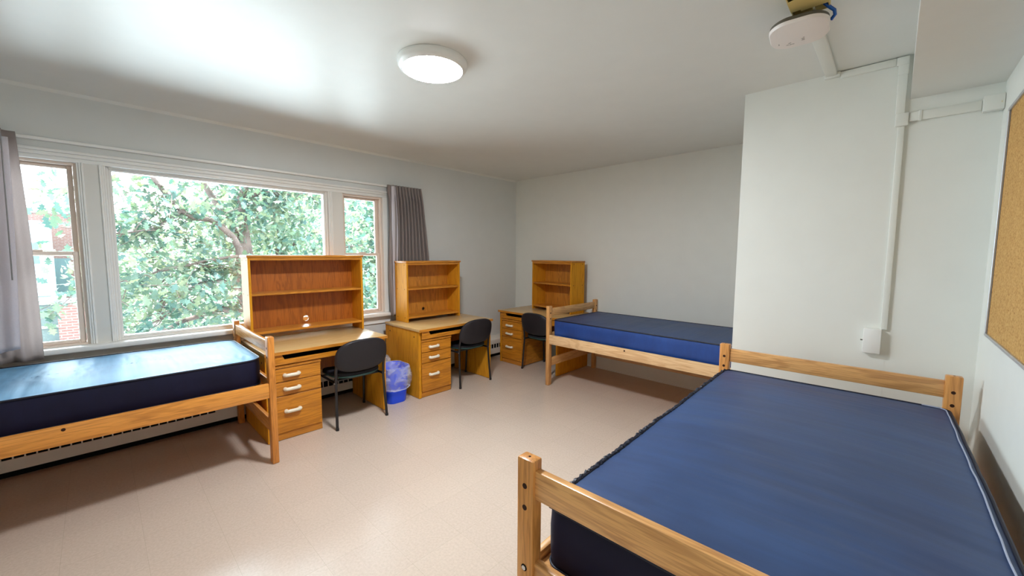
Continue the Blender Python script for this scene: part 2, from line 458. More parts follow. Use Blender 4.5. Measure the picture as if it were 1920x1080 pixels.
# ------------------------------------------------------------------ curtains
def sheet(name, mat, f, nu, nv, parent, th=.0025):
    g = G()
    V = [[g.bm.verts.new(f(i/nu, j/nv)) for i in range(nu+1)] for j in range(nv+1)]
    for j in range(nv):
        for i in range(nu):
            g.bm.faces.new((V[j][i], V[j][i+1], V[j+1][i+1], V[j+1][i]))
    o = g.build(name, mat, parent, 60)
    s = o.modifiers.new('thickness', 'SOLIDIFY'); s.thickness = th; s.offset = 0
    return o
def lerp(a, b, t): return a+(b-a)*t
def sm(t): t = max(0, min(1, t)); return t*t*(3-2*t)
rc = empty('curtain', (.108, -2.08, .80))
H_C = 2.338-.80
def rcf(u, v):
    # u along the rail, v from top to hem; local coordinates
    z = H_C*(1-v)
    right = lerp(.245, .40, v**.8); left = -.205 + .012*math.sin(v*7)
    y = lerp(left, right, u)
    head = 1-sm((v-.045)/.06)
    if u < .10: amp = .010
    else: amp = lerp(.036, .030, sm(v*1.4))*sm((u-.10)/.05)
    ph = 2*PI*11*(u-.10)
    drift = .7*math.sin(v*4.2+u*9)*sm(v*1.3)
    w = math.sin(ph+drift)
    w = 2*abs(math.sin(ph*.5+drift*.5))**.85-1
    x = amp*w + .012*noise.noise((u*7, v*3, 2.0))*v
    y += .006*math.cos(ph+drift)*(1-head)
    pinch = head*(-.010)*abs(w)
    return (x+pinch, y, z)
sheet('curtain_panel', M['curtain'], rcf, 260, 50, rc)
def rlf(u, v):
    z = H_C*(1-v)-.002
    x, y, _ = rcf(.0, v)
    return (.030+.012*math.sin(u*PI*1.5+v*3)*u, lerp(-.175, -.115, u) + .02*math.sin(v*5)*u, z*.98+.02)
sheet('lining', M['lining'], rlf, 14, 40, rc)
tag(rc, 'pleated taupe curtain gathered at right end of the windows behind the middle desk', 'curtain')
lc = empty('curtain', (.128, -5.45, .792))
H_L = 2.338-.792
def lcf(u, v):
    z = H_L*(1-v)
    y = lerp(-.37, .462+.02*math.sin(v*2.2)+.015*v, u)
    e = sm((1-u)/.12)
    x = -.004+.028*e*math.sin(2*PI*8*u+.7*math.sin(3*v)) + .012*noise.noise((u*5, v*3, 5))
    return (x, y, z)
sheet('curtain_panel', M['curtain'], lcf, 160, 40, lc)
def llf(u, v):
    z = H_L*lerp(.965, .055+.012*math.sin(u*14), v)
    y = lerp(-.365, .435-.035*v**1.5, u)
    x, _, _ = lcf(u*.93, v)
    return (x*.4+.062+.012*math.sin(2*PI*5*u+v*2), y, z)
sheet('lining', M['lining'], llf, 120, 40, lc)
G().tube([(.105, .41, H_L-.01), (.105, .405, H_L-.5), (.100, .398, H_L-.98)], .0035, 8).build('wand', M['wand'], lc)
tag(lc, 'pale lined curtain with brown hem hanging at left end of the windows', 'curtain')

# ------------------------------------------------------------------ baseboard heater
def heater(y0, y1, slot_runs, name):
    root = empty(name, (0, 0, 0))
    g = G()
    g.prism([(.004, .30), (.06, .30), (.135, .265), (.140, .255), (.140, .200), (.132, .200), (.132, .250), (.055, .292), (.004, .292)], y0, y1, 'y')
    g.build('hood', M['heater'], root)
    b = G().box(.128, .138, y0, y1, .052, .136, .002, 1)
    b.build('front_cover', M['heater'], root)
    s = G()
    y = y0+.02
    solid = []
    last = y0
    for a, c in slot_runs: solid.append((last, a)); last = c
    solid.append((last, y1))
    teeth = [t for t in solid if t[1]-t[0] > .003]
    for a, c in slot_runs:
        k = a+.05
        while k < c-.01: teeth.append((k, k+.008)); k += .0535
    teeth.sort()
    comb = [(y1, .128), (y0, .128)]
    for a, c in teeth: comb += [(a, .131), (a, .206), (c, .206), (c, .131)]
    s.prism(comb, .127, .1372, 'x')
    s.build('grille', M['heater'], root)
    G().box(.006, .118, y0+.01, y1-.01, .06, .25).build('fin_element', M['black'], root)  # black block standing in for the shade behind the slots
    G().box(.006, .10, y0+.01, y1-.01, .002, .05).build('toe_gap', M['black'], root)  # black block filling the toe gap as painted shade
    return root
h = heater(-6.15, -.012, [(-6.1, -4.012), (-3.25, -2.30), (-1.2, -.30)], 'baseboard_heater')
tag(h, 'cream metal baseboard heater with dark slots running along the floor under the windows', 'heater')

# ------------------------------------------------------------------ beds
PX, PY, PH = .044, .062, .944
def bed(name, loc, rz, L, W, mats, lower_rail=False):
    mx, my, mz = mats
    root = empty(name, loc, rz)
    for ix, x0 in enumerate((0, L-PX)):
        for iy, y0 in enumerate((0, W-PY)):
            p = G().box(x0, x0+PX, y0, y0+PY, .002, PH, .006, 2).build('post', mz, root)
            yc = y0+PY/2
            xo = x0 if ix == 0 else x0+PX
            for xs, s in ((x0, -1), (x0+PX, 1)):
                for z in (.861, .794):
                    G().cyl((xs-s*.002, yc, z), (xs+s*.0008, yc, z), .0085, 18).build('bolt_hole', M['dark_hole'], p)
            G().cyl((x0+PX/2, yc, PH-.002), (x0+PX/2, yc, PH+.0008), .004, 12).build('bolt_hole', M['dark_hole'], p)
            s = -1 if ix == 0 else 1
            b = G(); b.cyl((xo-s*.002, yc, .603), (xo+s*.0012, yc, .603), .0105, 18); b.build('bolt_ring', M['black'], p)
            b = G(); b.cyl((xo-s*.002, yc, .603), (xo+s*.003, yc, .603), .0072, 18); b.build('bolt', M['chrome'], p)
        xr = x0+.010
        G().box(xr, xr+.027, PY-.004, W-PY+.004, .826, .914, .005, 2).build('top_rail', my, root)
        G().box(xr, xr+.027, PY-.004, W-PY+.004, .525, .628, .005, 2).build('cross_rail', my, root)
        G().box(xr, xr+.027, PY-.004, W-PY+.004, .228, .326, .005, 2).build('stretcher', my, root)
    for iy, y0 in enumerate((.006, W-.006-.026)):
        r = G().box(PX-.002, L-PX+.002, y0, y0+.026, .498, .607, .006, 2).build('side_rail', mx, root)
        yo = y0 if iy == 0 else y0+.026
        s = -1 if iy == 0 else 1
        h = G()
        h.cyl((L/2-.02, yo-s*.002, .585), (L/2-.02, yo+s*.0008, .585), .009, 18)
        h.build('bolt_hole', M['dark_hole'], r)
    if lower_rail: G().box(PX-.002, L-PX+.002, W-.040, W-.014, .172, .285, .005, 2).build('lower_rail', mx, root)
    G().box(PX+.012, L-PX-.012, .034, W-.034, .560, .578, .002, 1).build('deck_board', my, root)
    for k in range(4):
        cx = (.075, L*.36, L*.66, L-.10)[k]
        G().box(cx, cx+.06, .034, W-.034, .520, .559, .002, 1).build('deck_slat', mx, root)
    for x0, sx in ((PX+.003, 1), (L-PX-.003, -1)):
        for y0, sy in ((.036, 1), (W-.036, -1)):
            b = G()
            xs = sorted((x0, x0+sx*.055)); ys = sorted((y0, y0+sy*.004)); b.box(xs[0], xs[1], ys[0], ys[1], .50, .556)
            b.build('corner_bracket', M['dark_hole'], root)
    return root

def mattress(name, loc, rz, L, W, z0, z1, r, mats, seed=0, crown=.02, wr=.004, side_wobble=0.0, welt=False, dents=()):
    """origin at the bottom centre; length along local x"""
    root = empty(name, (loc[0], loc[1], z0), rz)
    hh = z1-z0
    base = []
    P = rrect(-L/2, L/2, -W/2, W/2, r, 10)
    # resample evenly
    pts = [Vector((p[0], p[1], 0)) for p in P]; pts.append(pts[0])
    d = [0]
    for a, b in zip(pts, pts[1:]): d.append(d[-1]+(b-a).length)
    N = 360; out = []; j = 0
    for k in range(N):
        t = d[-1]*k/N
        while d[j+1] < t: j += 1
        q = (t-d[j])/max(1e-9, d[j+1]-d[j]); out.append(pts[j].lerp(pts[j+1], q))
    def med(p):
        m = max(0, L/2-W/2)
        return Vector((max(-m, min(m, p.x)), 0, 0))
    def off(p, o):
        c = med(p); dv = p-c
        n = dv.normalized(); return p+n*o
    def wob(p): return side_wobble*(noise.noise((p.x*3.1, p.y*3.1, seed))+.5*noise.noise((p.x*9, p.y*9, seed+4)))
    rings = []
    for o, z in ((-.022, 0), (-.008, .004), (0, .02), (.003, hh*.35), (.004, hh*.65), (.001, hh-.018), (-.004, hh-.004)):
        rings.append([(lambda q: (q.x, q.y, z))(off(p, o+wob(p)*(z/hh) + .0016*noise.noise((p.x*14, p.y*14, z*9+seed)))) for p in out])
    ns = len(rings)
    side = G().rings(rings, True, False)
    sd = side.build('side_border', mats[1], root, 50)
    NR = 46; top = []
    for k in range(NR+1):
        t = (k/NR)
        ring = []
        for p in out:
            q0 = off(p, -.004+wob(p)); q = q0.lerp(med(p), t)
            e = sm(t/.10)
            z = hh-.004 + crown*(1-(1-min(1, t*1.15))**2.2)
            a = noise.noise((q.x*9+seed*3, q.y*1.6, seed)); b = noise.noise((q.x*23, q.y*2.8+1.5*noise.noise((q.x*2, q.y*2, 3)), seed+2))
            z += wr*e*(a*.9 - .8*abs(b)) + wr*.5*e*noise.noise((q.x*3, q.y*5, seed+9))
            for (dx, dy, dr, da) in dents:
                rr2 = ((q.x-dx)**2+(q.y-dy)**2)/(dr*dr)
                if rr2 < 6: z += da*math.exp(-rr2)*(1+.9*noise.noise((q.x*40, q.y*22, 1)))
            ring.append((q.x, q.y, z))
        top.append(ring)
    tp = G().rings(top, False, False).build('top_cover', mats[0], root, 60, weld=True)
    pp = []
    for i, p in enumerate(out):
        q = off(p, .001+wob(p))
        pp.append((q.x, q.y, hh-.004))
    G().loop(pp, .0058).build('piping', M['piping'], root)
    if welt:                                           # frayed edge tape along one long side
        fr = []; rr = []
        rnd = random.Random(seed)
        for i, p in enumerate(pp):
            if p[1] > W/2-.03:
                for q in range(3):
                    a = Vector(p).lerp(Vector(pp[(i+1) % N]), q/3)
                    fr.append((a.x, a.y+rnd.uniform(-.001, .006), a.z-.002+rnd.uniform(-.002, .005))); rr.append(rnd.uniform(.005, .0105))
        G().tube(fr, rr, 6).build('frayed_tape', M['piping'], root)
    pb = [(lambda q: (q.x, q.y, .012))(off(p, .002)) for p in out]
    G().loop(pb, .004).build('piping', M['piping'], root)
    if welt:
        wl = [(lambda q: (q.x, q.y, hh+.0035))(off(p, -.018+wob(p)*1.6)) for p in out if p.y < -W/2+.10]
        wl.sort(key=lambda q: q[0])
        G().tube(wl, .0026, 8).build('seam', M['welt'], root)
    return root

oak = (M['bed_wood_x'], M['bed_wood_y'], M['bed_wood_z'])
pale = (M['pale_x'], M['pale_y'], M['pale_z'])
R = math.radians
b1 = bed('bed_frame', (.150, -3.812, 0), R(-90), 2.10, 1.05, (M['amber_x'], M['amber_y'], M['amber_z']))
tag(b1, 'honey oak bed frame under the windows, its end against the wide-shelved desk', 'bed frame', 'oak bed frames')
b2 = bed('bed_frame', (1.490, -1.062, 0), 0, 2.046, 1.052, pale, True)
tag(b2, 'pale oak bed frame along the rear wall beside the corner desk', 'bed frame', 'oak bed frames')
ROT3 = R(91.25)
b3 = bed('bed_frame', (4.722, -3.80, 0), ROT3, 2.135, 1.118, oak)
tag(b3, 'large oak bed frame beside the corkboard wall, nearest the camera', 'bed frame', 'oak bed frames')

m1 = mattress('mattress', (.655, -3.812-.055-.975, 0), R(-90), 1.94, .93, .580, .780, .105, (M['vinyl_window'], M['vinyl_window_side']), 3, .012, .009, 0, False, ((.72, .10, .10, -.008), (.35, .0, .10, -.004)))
tag(m1, 'shiny blue vinyl mattress lying in the bright light under the windows', 'mattress', 'navy vinyl mattresses')
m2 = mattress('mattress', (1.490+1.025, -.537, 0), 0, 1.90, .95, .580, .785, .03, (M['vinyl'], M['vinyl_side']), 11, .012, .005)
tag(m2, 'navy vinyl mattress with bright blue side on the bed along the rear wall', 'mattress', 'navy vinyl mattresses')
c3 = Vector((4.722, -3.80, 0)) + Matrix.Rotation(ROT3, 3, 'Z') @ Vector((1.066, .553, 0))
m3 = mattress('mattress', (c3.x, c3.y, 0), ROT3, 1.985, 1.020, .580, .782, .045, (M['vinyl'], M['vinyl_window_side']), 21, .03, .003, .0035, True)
tag(m3, 'large matt navy mattress with pale seam on the bed beside the corkboard wall', 'mattress', 'navy vinyl mattresses')

# ------------------------------------------------------------------ desks
DW, DD, DH = 1.048, .705, .752
def handle_part(parent, x, y, z):
    g = G()
    pts = []
    hw = .052
    g.tube([(x-hw, y+.002, z), (x-hw, y-.013, z), (x-hw+.007, y-.0205, z), (x-hw+.02, y-.022, z), (x, y-.0225, z), (x+hw-.02, y-.022, z), (x+hw-.007, y-.0205, z), (x+hw, y-.013, z), (x+hw, y+.002, z)],
           [.015, .015, .0145, .0145, .0145, .0145, .0145, .015, .015], 12, True)
    for s in (-1, 1): g.cyl((x+s*hw, y+.001, z), (x+s*hw, y-.012, z), .0165, 16)
    return g.build('handle', M['handle'], parent)
def desk(name, loc, rz):
    """back left foot at the origin, front towards local -y"""
    root = empty(name, loc, rz)
    for nm, x0 in (('side_panel', 0.006), ('side_panel', DW-.036)):
        p = G().box(x0, x0+.030, -DD+.020, 0, .004, DH-.028, .002, 1).build(nm, M['desk_z'], root)
        xs = x0 if x0 < .1 else x0+.03
        for yy, zz in ((-.10, .66), (-.60, .66)): G().cyl((xs-.001, yy, zz), (xs+.001, yy, zz), .008, 14).build('bolt_hole', M['dark_hole'], p)
    tp = G().box(-.002, DW+.002, -DD-.012, 0, DH-.028, DH, .003, 2).build('desk_top', M['desk_top'], root)
    G().box(-.0025, DW+.0025, -DD-.014, -DD-.010, DH-.0285, DH-.002, .001, 1).build('edge_strip', M['desk_x'], tp)
    G().box(.037, DW-.037, -.020, -.004, .34, DH-.028).build('modesty_panel', M['desk_back'], root)
    # keyboard drawer with the cut-out front
    zl, zh = .640, DH-.034
    xa, xb = .040, DW-.040
    ft = -DD+.022
    fr = G()
    poly = [(xa, zl), (xb, zl), (xb, zh), (xb-.088, zh), (xb-.106, zl+.040), (xa+.106, zl+.040), (xa+.088, zh), (xa, zh)]
    fr.prism(poly, ft-.018, ft, 'y', .0015)
    kd = fr.build('keyboard_drawer', M['drawer'], root)
    G().box(xa+.01, xb-.01, ft+.001, -.10, zl+.004, zl+.014).build('tray', M['tray'], kd)
    G().box(xa+.005, xb-.005, -.56, -.55, zl+.004, zh+.004).build('tray_back', M['black'], kd)  # black board standing in for shade deeper in the opening
    # pedestal
    px0, px1 = .042, .432
    pf = -DD+.040
    pd = G()
    pd.box(px0, px1, pf, -.08, .012, .606)
    pd.box(px0, px1+.002, pf-.024, -.08, .608, .632, .003, 1)
    ped = pd.build('drawer_pedestal', M['desk_y'], root)
    G().box(px0, px1, pf-.008, pf, .004, .060, .001, 1).build('plinth', M['desk_x'], ped)
    for z0, z1, hz in ((.494, .602, .546), (.378, .488, .430), (.066, .372, .243)):
        d = G().box(px0+.002, px1-.004, pf-.020, pf-.001, z0, z1, .002, 1).build('drawer', M['drawer'], root)
        handle_part(d, (px0+px1)/2-.04, pf-.020, hz)
    return root
d1 = desk('desk', (.155, -3.796, 0), R(90))
tag(d1, 'oak desk with full-width shelves on top, at the foot of the window bed', 'desk', 'oak student desks')
d2 = desk('desk', (.150, -2.378, 0), R(90))
tag(d2, 'oak desk beside the right curtain, between the blue bin and the heater', 'desk', 'oak student desks')
d3 = desk('desk', (.352, -.018, 0), 0)
tag(d3, 'oak desk in the room corner against the rear wall beside the pale bed', 'desk', 'oak student desks')

def hutch(name, loc, rz, W, D, H, shelf, bottom, hole_x, hole_r, pale_ring=False, lift=0.0):
    root = empty(name, loc, rz)
    t = .020
    for x0, s in ((0, -1), (W-t, 1)):
        p = G().box(x0, x0+t, -D, 0, .001, H-.022, .0015, 1).build('side_panel', M['desk_z'], root)
        xs = x0 if s < 0 else x0+t
        for zz in (bottom+.012, shelf+.010, H-.045):
            for yy in (-D*.82, -D*.18): G().cyl((xs-.001, yy, zz), (xs+.0012, yy, zz), .0055, 12).build('screw_hole', M['dark_hole'], p)
    G().box(-.008, W+.008, -D-.010, 0, H-.021, H, .003, 2).build('top_board', M['desk_x'], root)
    G().box(t, W-t, -D, -D+.018, H-.046, H-.022, .0015, 1).build('top_rail', M['desk_x'], root)
    G().box(t, W-t, -D+.006, -.014, shelf, shelf+.020, .002, 1).build('shelf', M['desk_x'], root)
    G().box(t, W-t, -D+.004, -.014, bottom, bottom+.022, .002, 1).build('shelf', M['desk_x'], root)
    # back panel with a round cable hole
    g = G()
    z0, z1 = bottom, H-.022
    hz = bottom+.022+hole_r+.022+lift
    n = 32
    circ = [(hole_x+hole_r*math.cos(2*PI*k/n), hz+hole_r*math.sin(2*PI*k/n)) for k in range(n)]
    def sq(k):
        a = 2*PI*k/n; c, s_ = math.cos(a), math.sin(a); m = max(abs(c), abs(s_)); q = hole_r*1.4
        return (hole_x+q*c/m, hz+q*s_/m)
    ya, yb = -.012, -.002
    for k in range(n):
        a, b = circ[k], circ[(k+1) % n]; c, d = sq(k), sq((k+1) % n)
        for y in (ya, yb): g._add([(a[0], y, a[1]), (b[0], y, b[1]), (d[0], y, d[1]), (c[0], y, c[1])], [(0, 1, 2, 3)])
        g._add([(a[0], ya, a[1]), (b[0], ya, b[1]), (b[0], yb, b[1]), (a[0], yb, a[1])], [(0, 1, 2, 3)])
    q = hole_r*1.4
    for x0, x1, a, b in ((t, hole_x-q, z0, z1), (hole_x+q, W-t, z0, z1), (hole_x-q, hole_x+q, z0, hz-q), (hole_x-q, hole_x+q, hz+q, z1)):
        g.box(x0, x1, ya, yb, a, b)
    bp = g.build('back_panel', M['desk_back' if W > .9 else 'desk_back_light'], root)
    r = G()
    ring = [(hole_x+(hole_r+.002)*math.cos(2*PI*k/n), -.014, hz+(hole_r+.002)*math.sin(2*PI*k/n)) for k in range(n)]
    rg = []
    for k in range(n):
        rg.append(ring[k])
    for k in range(n):
        a, b = rg[k], rg[(k+1) % n]
        r.tube([a, b], .0045 if pale_ring else .002, 6)
    r.build('grommet', M['trim' if pale_ring else 'desk_x'], bp)
    return root
h1 = hutch('shelf_unit', (.157, -3.770, DH), R(90), 1.022, .232, .772, .415, .072, .525, .027)
tag(h1, 'wide two-tier oak shelf unit on the desk in front of the windows', 'shelf unit', 'oak shelf units on the desks')
h2 = hutch('shelf_unit', (.150, -2.236, DH), R(90), .770, .250, .706, .372, .040, .375, .020)
tag(h2, 'oak shelf unit on the desk beside the right-hand curtain', 'shelf unit', 'oak shelf units on the desks')
h3 = hutch('shelf_unit', (.600+.034, -.235+.205, DH), R(-7.0), .762, .262, .706, .372, .040, .585, .020, True, .02)
tag(h3, 'oak shelf unit on the corner desk against the rear wall', 'shelf unit', 'oak shelf units on the desks')

# ------------------------------------------------------------------ chairs
def chair(name, loc, rz):
    """origin between the feet on the floor; sitter faces local +y, back at -y"""
    root = empty(name, loc, rz)
    w = .235
    for s in (-1, 1):
        # rear leg runs up to carry the backrest
        g = G()
        pts = [(s*w, -.235, .012), (s*(w-.006), -.218, .20), (s*(w-.012), -.205, .40), (s*(w-.012), -.212, .50), (s*(w-.012), -.232, .60), (s*(w-.014), -.250, .665)]
        g.tube(pts, .0125, 12, True, .75)
        o = g.build('leg', M['chair_metal'], root)
        G().cyl((s*w, -.236, .001), (s*w, -.235, .022), .0145, 14).build('glide', M['chair_metal'], o)
        G().cyl((s*(w-.012)+s*.008, -.205, .412), (s*(w-.012)+s*.016, -.205, .412), .006, 12).build('bolt', M['chrome'], o)
        g = G()
        g.tube([(s*w, .235, .012), (s*(w-.006), .215, .20), (s*(w-.012), .195, .375), (s*(w-.014), .17, .405), (s*(w-.014), .10, .412), (s*(w-.014), -.20, .412)], .0125, 12, True, .75)
        o = g.build('leg', M['chair_metal'], root)
        G().cyl((s*w, .236, .001), (s*w, .235, .022), .0145, 14).build('glide', M['chair_metal'], o)
    for yy in (.12, -.12): G().tube([(-w+.02, yy, .408), (w-.02, yy, .408)], .009, 10).build('seat_bar', M['chair_metal'], root)
    # seat shell, cushion
    def outline(k, n, a, b, e=3.2):
        t = 2*PI*k/n; c, s_ = math.cos(t), math.sin(t)
        return (a*math.copysign(abs(c)**(2/e), c), b*math.copysign(abs(s_)**(2/e), s_))
    n = 64
    def seat_ring(sc, z, dip):
        r = []
        for k in range(n):
            x, y = outline(k, n, .225*sc, .225*sc)
            zz = z - dip*(1-(x/.225)**2) + .016*(x/.225)**2 + (.012*max(0, -y/.225)**2) - .02*max(0, y/.2)**3
            r.append((x, y-.005, zz))
        return r
    G().rings([seat_ring(.60, .416, .0), seat_ring(.95, .424, .0), seat_ring(1.0, .432, .0), seat_ring(1.0, .440, 0)]).build('seat_shell', M['chair_edge'], root, 40)
    G().rings([seat_ring(.985, .439, 0), seat_ring(.995, .450, 0), seat_ring(.97, .466, 0), seat_ring(.88, .474, 0), seat_ring(.55, .476, .006), seat_ring(.2, .474, .01)]).build('seat_cushion', M['chair_pad'], root, 40)
    # backrest: curved rounded shell, tilted
    def back_ring(sc, dep):
        r = []
        for k in range(n):
            x, v = outline(k, n, .240*sc, .139*sc, 3.0)
            x *= 1.0 - .06*(v/.15)*(.6 if v < 0 else 1.0)
            z = .640+v + (.012*(1-(x/.24)**2) if v > 0 else -.008*(1-(x/.24)**2))
            y = -.268 - .22*v + .030*(abs(x)/.24)**2.2 + dep
            r.append((x, y, z))
        return r
    bk = G().rings([back_ring(.30, -.026), back_ring(.75, -.026), back_ring(.93, -.022), back_ring(.99, -.012), back_ring(1.0, .0)], True, True).build('backrest_shell', M['chair_shell'], root, 40)
    G().rings([back_ring(.985, -.001), back_ring(.99, .010), back_ring(.95, .022), back_ring(.8, .028), back_ring(.3, .03)]).build('backrest_cushion', M['chair_pad'], root, 40)
    return root
c1 = chair('chair', (.735, -3.058, 0), R(90))
c2 = chair('chair', (.650, -1.622, 0), R(90))
c3_ = chair('chair', (1.075, -.520, 0), R(0))
for o, l in ((c1, 'black chair at the desk with full-width shelves in front of the windows'),
             (c2, 'black chair at the middle desk beside the right-hand curtain'),
             (c3_, 'black chair at the corner desk, partly hidden by the pale bed post')):
    tag(o, l, 'chair', 'black desk chairs')

# ------------------------------------------------------------------ bins
def bin_(name, loc, rz, d, w, h, mat, taper=.82, bag=True, bag_low=.40):
    root = empty(name, loc, rz)
    def ring(s, z, o=0, wob=0, sd=0):
        a, b = w/2*s+o, d/2*s+o
        pts = rrect(-a, a, -b, b, min(a, b)*.62, 9)
        return [(x*(1+wob*noise.noise((x*16, y*16, z*11+sd))), y*(1+wob*noise.noise((x*16, y*16, z*11+sd+5))), z+ wob*.16*noise.noise((x*15, y*15, sd+9))) for x, y in pts]
    s = lambda z: taper+(1-taper)*z/h
    G().rings([ring(taper*.97, .001), ring(taper, .012), ring(s(h*.5), h*.5), ring(1, h-.012), ring(1.03, h-.012), ring(1.03, h), ring(.985, h), ring(s(h*.5)*.97, h*.5), ring(taper*.95, .012)], True, True).build('bin_body', mat, root, 40)
    if bag:
        R_ = []
        m = 26
        for k in range(m+1):                       # folded over the rim and down outside
            t = k/m
            z = h*lerp(bag_low, 1.02, t)
            puff = .006+.022*math.sin(t*PI)+.018*(1-t)
            R_.append(ring(s(min(z, h)), z, puff, .045+.03*(1-t), 3))
        for k in range(1, 14):                     # and down inside
            t = k/13
            z = h*lerp(1.02, .45, t)
            R_.append(ring(s(z)*lerp(1, .72, t), z, -.004, .07, 8))
        g = G().rings(R_, False, False)
        g.build('bag_liner', M['liner'], root, 60)['label'] = 'thin see-through plastic bag'
        # gathered band at the bag's lower edge
        band = [ring(s(h*bag_low), h*bag_low+.006+.02*0, .028, .06, 3)]
        g = G().loop([(x, y, z+.010*math.sin(i*.6)) for i, (x, y, z) in enumerate(band[0])], .006, 6)
        g.build('bag_hem', M['liner'], root, 60)
    return root
bb = bin_('wastebasket', (.655, -2.572, 0), R(90), .300, .265, .375, M['bin_blue'], .78)
tag(bb, 'blue plastic wastebasket with clear bag between the two window-side desks', 'wastebasket')
bg = bin_('wastebasket', (.275, -2.565, 0), R(90), .25, .19, .400, M['bin_grey'], .85, True, .75)
tag(bg, 'grey wastebasket with white bag rim, mostly hidden behind the blue one', 'wastebasket')

# ------------------------------------------------------------------ ceiling light
cl = empty('ceiling_light', (2.318, -3.205, RZ))
G().lathe([(0, -.001), (.205, -.001), (.207, -.012), (.203, -.030), (.192, -.044), (.178, -.050), (.176, -.046), (0, -.046)], n=72).build('rim', M['trim'], cl, 40)
G().lathe([(.1765, -.047), (.170, -.053), (.12, -.057), (0, -.059)], n=72).build('diffuser', M['diffuser'], cl, 60)
tag(cl, 'round white flush ceiling light, switched on, in the middle of the ceiling', 'ceiling light')

# ------------------------------------------------------------------ ceiling device, open box and cable raceway
jb = empty('junction_box', (4.05, -2.60, RZ))
g = G()
bx0, bx1, by0, by1, bz = -.064, .068, -.20, .200, -.068
g.box(bx0, bx0+.004, by0, by1, bz, -.001).box(bx1-.004, bx1, by0, by1, bz, -.001)
g.box(bx0, bx1, by0, by0+.004, bz, -.001).box(bx0, bx1, by1-.004, by1, bz, -.001)
g.build('box_body', M['box_yellow'], jb)
g = G().prism([(bx0, .132), (bx0, .04), (bx0+.035, .03), (bx0+.035, by0), (bx1, by0), (bx1, .145), (bx0+.035, .145), (bx0+.035, .132)], bz-.002, bz, 'z')
g.build('cover_plate', M['box_yellow'], jb)
G().box(bx0+.005, bx1-.005, by0+.005, by1-.005, -.012, -.003).build('box_inside', M['black'], jb)  # black plate painting the shade inside the open box
G().prism(rrect(-.005, .055, .04, .062, .005, 3), bz-.0028, bz-.002, 'z').build('sticker', M['sticker'], jb)
G().box(.012, .018, .146, .194, bz-.004, bz+.004).build('strap', M['sticker'], jb)
g = G(); g.tube([(.03, .17, -.02), (.05, .175, -.055), (.07, .19, -.075), (.082, .20, -.085), (.084, .21, -.100), (.07, .22, -.112)], .007, 10)
g.build('cable', M['cable_blue'], jb)
tag(jb, 'open yellowed metal ceiling box with dark opening above the white rounded device', 'junction box')

ap = empty('ceiling_device', (4.006, -2.385, 2.566), R(4))
ap.rotation_euler = (R(-3.0), R(0), R(6))
def apr(s, z, n=10): return [(x, y, z) for x, y in rrect(-.112*s, .112*s, -.115*s, .115*s, .080*s, n)]
G().rings([apr(.90, -.012), apr(.97, -.010), apr(1.0, -.003), apr(1.0, .004)]).build('face_cover', M['device'], ap, 40)
G().rings([apr(.985, .0045), apr(.975, .018), apr(.90, .026)]).build('back_shell', M['device_dark'], ap, 40)
g = G()
for x, y, ww, hh_ in ((-.045, .072, .010, .003), (-.034, .074, .008, .004), (-.024, .073, .010, .003), (-.036, .058, .010, .004), (-.078, .050, .003, .012), (.015, .058, .012, .003), (.016, .050, .010, .002), (.014, .042, .012, .002), (.018, .034, .007, .002)):
    g.box(x-ww/2, x+ww/2, y-hh_/2, y+hh_/2, -.0127, -.0122)
g.build('printed_marks', M['print'], ap)
G().cyl((.02, .01, .026), (.02, .01, .060), .012, 12).build('mount_stub', M['device_dark'], ap)
tag(ap, 'rounded white device with black back hanging below the yellow ceiling box', 'ceiling device')

rw = empty('cable_raceway', (4.03, BY, RZ))
q = 0.0
def duct(name, x0, x1, y0, y1, z0, z1, bev=.006):
    return G().box(x0, x1, y0, y1, z0, z1, bev, 2).build(name, M['raceway'], rw)
duct('ceiling_run', -.030, .030, -.92, .0-.001, -.022, -.001)
duct('elbow', -.034, .045, -.030, -.001, -.032, -.0012, .007)
duct('wall_run', .045, .296, -.020, -.001, -.046, -.004)
cp = G().box(.296, .350, -.0215, -.001, -.050, -.004, .005, 2).box(.305, .350, -.0212, -.001, -.104, -.048, .005, 2)
cp.build('corner_piece', M['raceway'], rw)
duct('drop_run', .307, .348, -.019, -.001, -.322, -.10, .005)
duct('joint_cover', .310, .366, -.026, -.001, -.394, -.322, .005)
duct('drop_run', .323, .353, -.016, -.001, -1.585, -.394, .004)
duct('branch_run', .3665, .640, -.018, -.001, -.375, -.324, .005)
duct('coupling', .405, .420, -.021, -.001, -.378, -.321, .003)
tag(rw, 'painted cable raceway running from the ceiling device down the projecting wall', 'cable raceway')
eb = empty('wall_box', (4.6705, BY, 2.30))
G().box(0, .073, -.046, -.001, 0, .078, .004, 2).build('box_body', M['raceway'], eb)
G().box(.060, .064, -.0475, -.0455, .032, .040).build('screw', M['sticker'], eb)
tag(eb, 'small painted box at the right end of the raceway, beside the corkboard wall', 'wall box')
ob = empty('wall_outlet_box', (4.279, BY, .955))
G().box(0, .081, -.040, -.001, 0, .150, .004, 2).build('box_body', M['trim'], ob)
G().cyl((-.002, -.020, .075), (-.013, -.020, .075), .004, 10).build('knob', M['device_dark'], ob)
tag(ob, 'white surface box at the lower end of the raceway above the large bed headboard', 'outlet box')

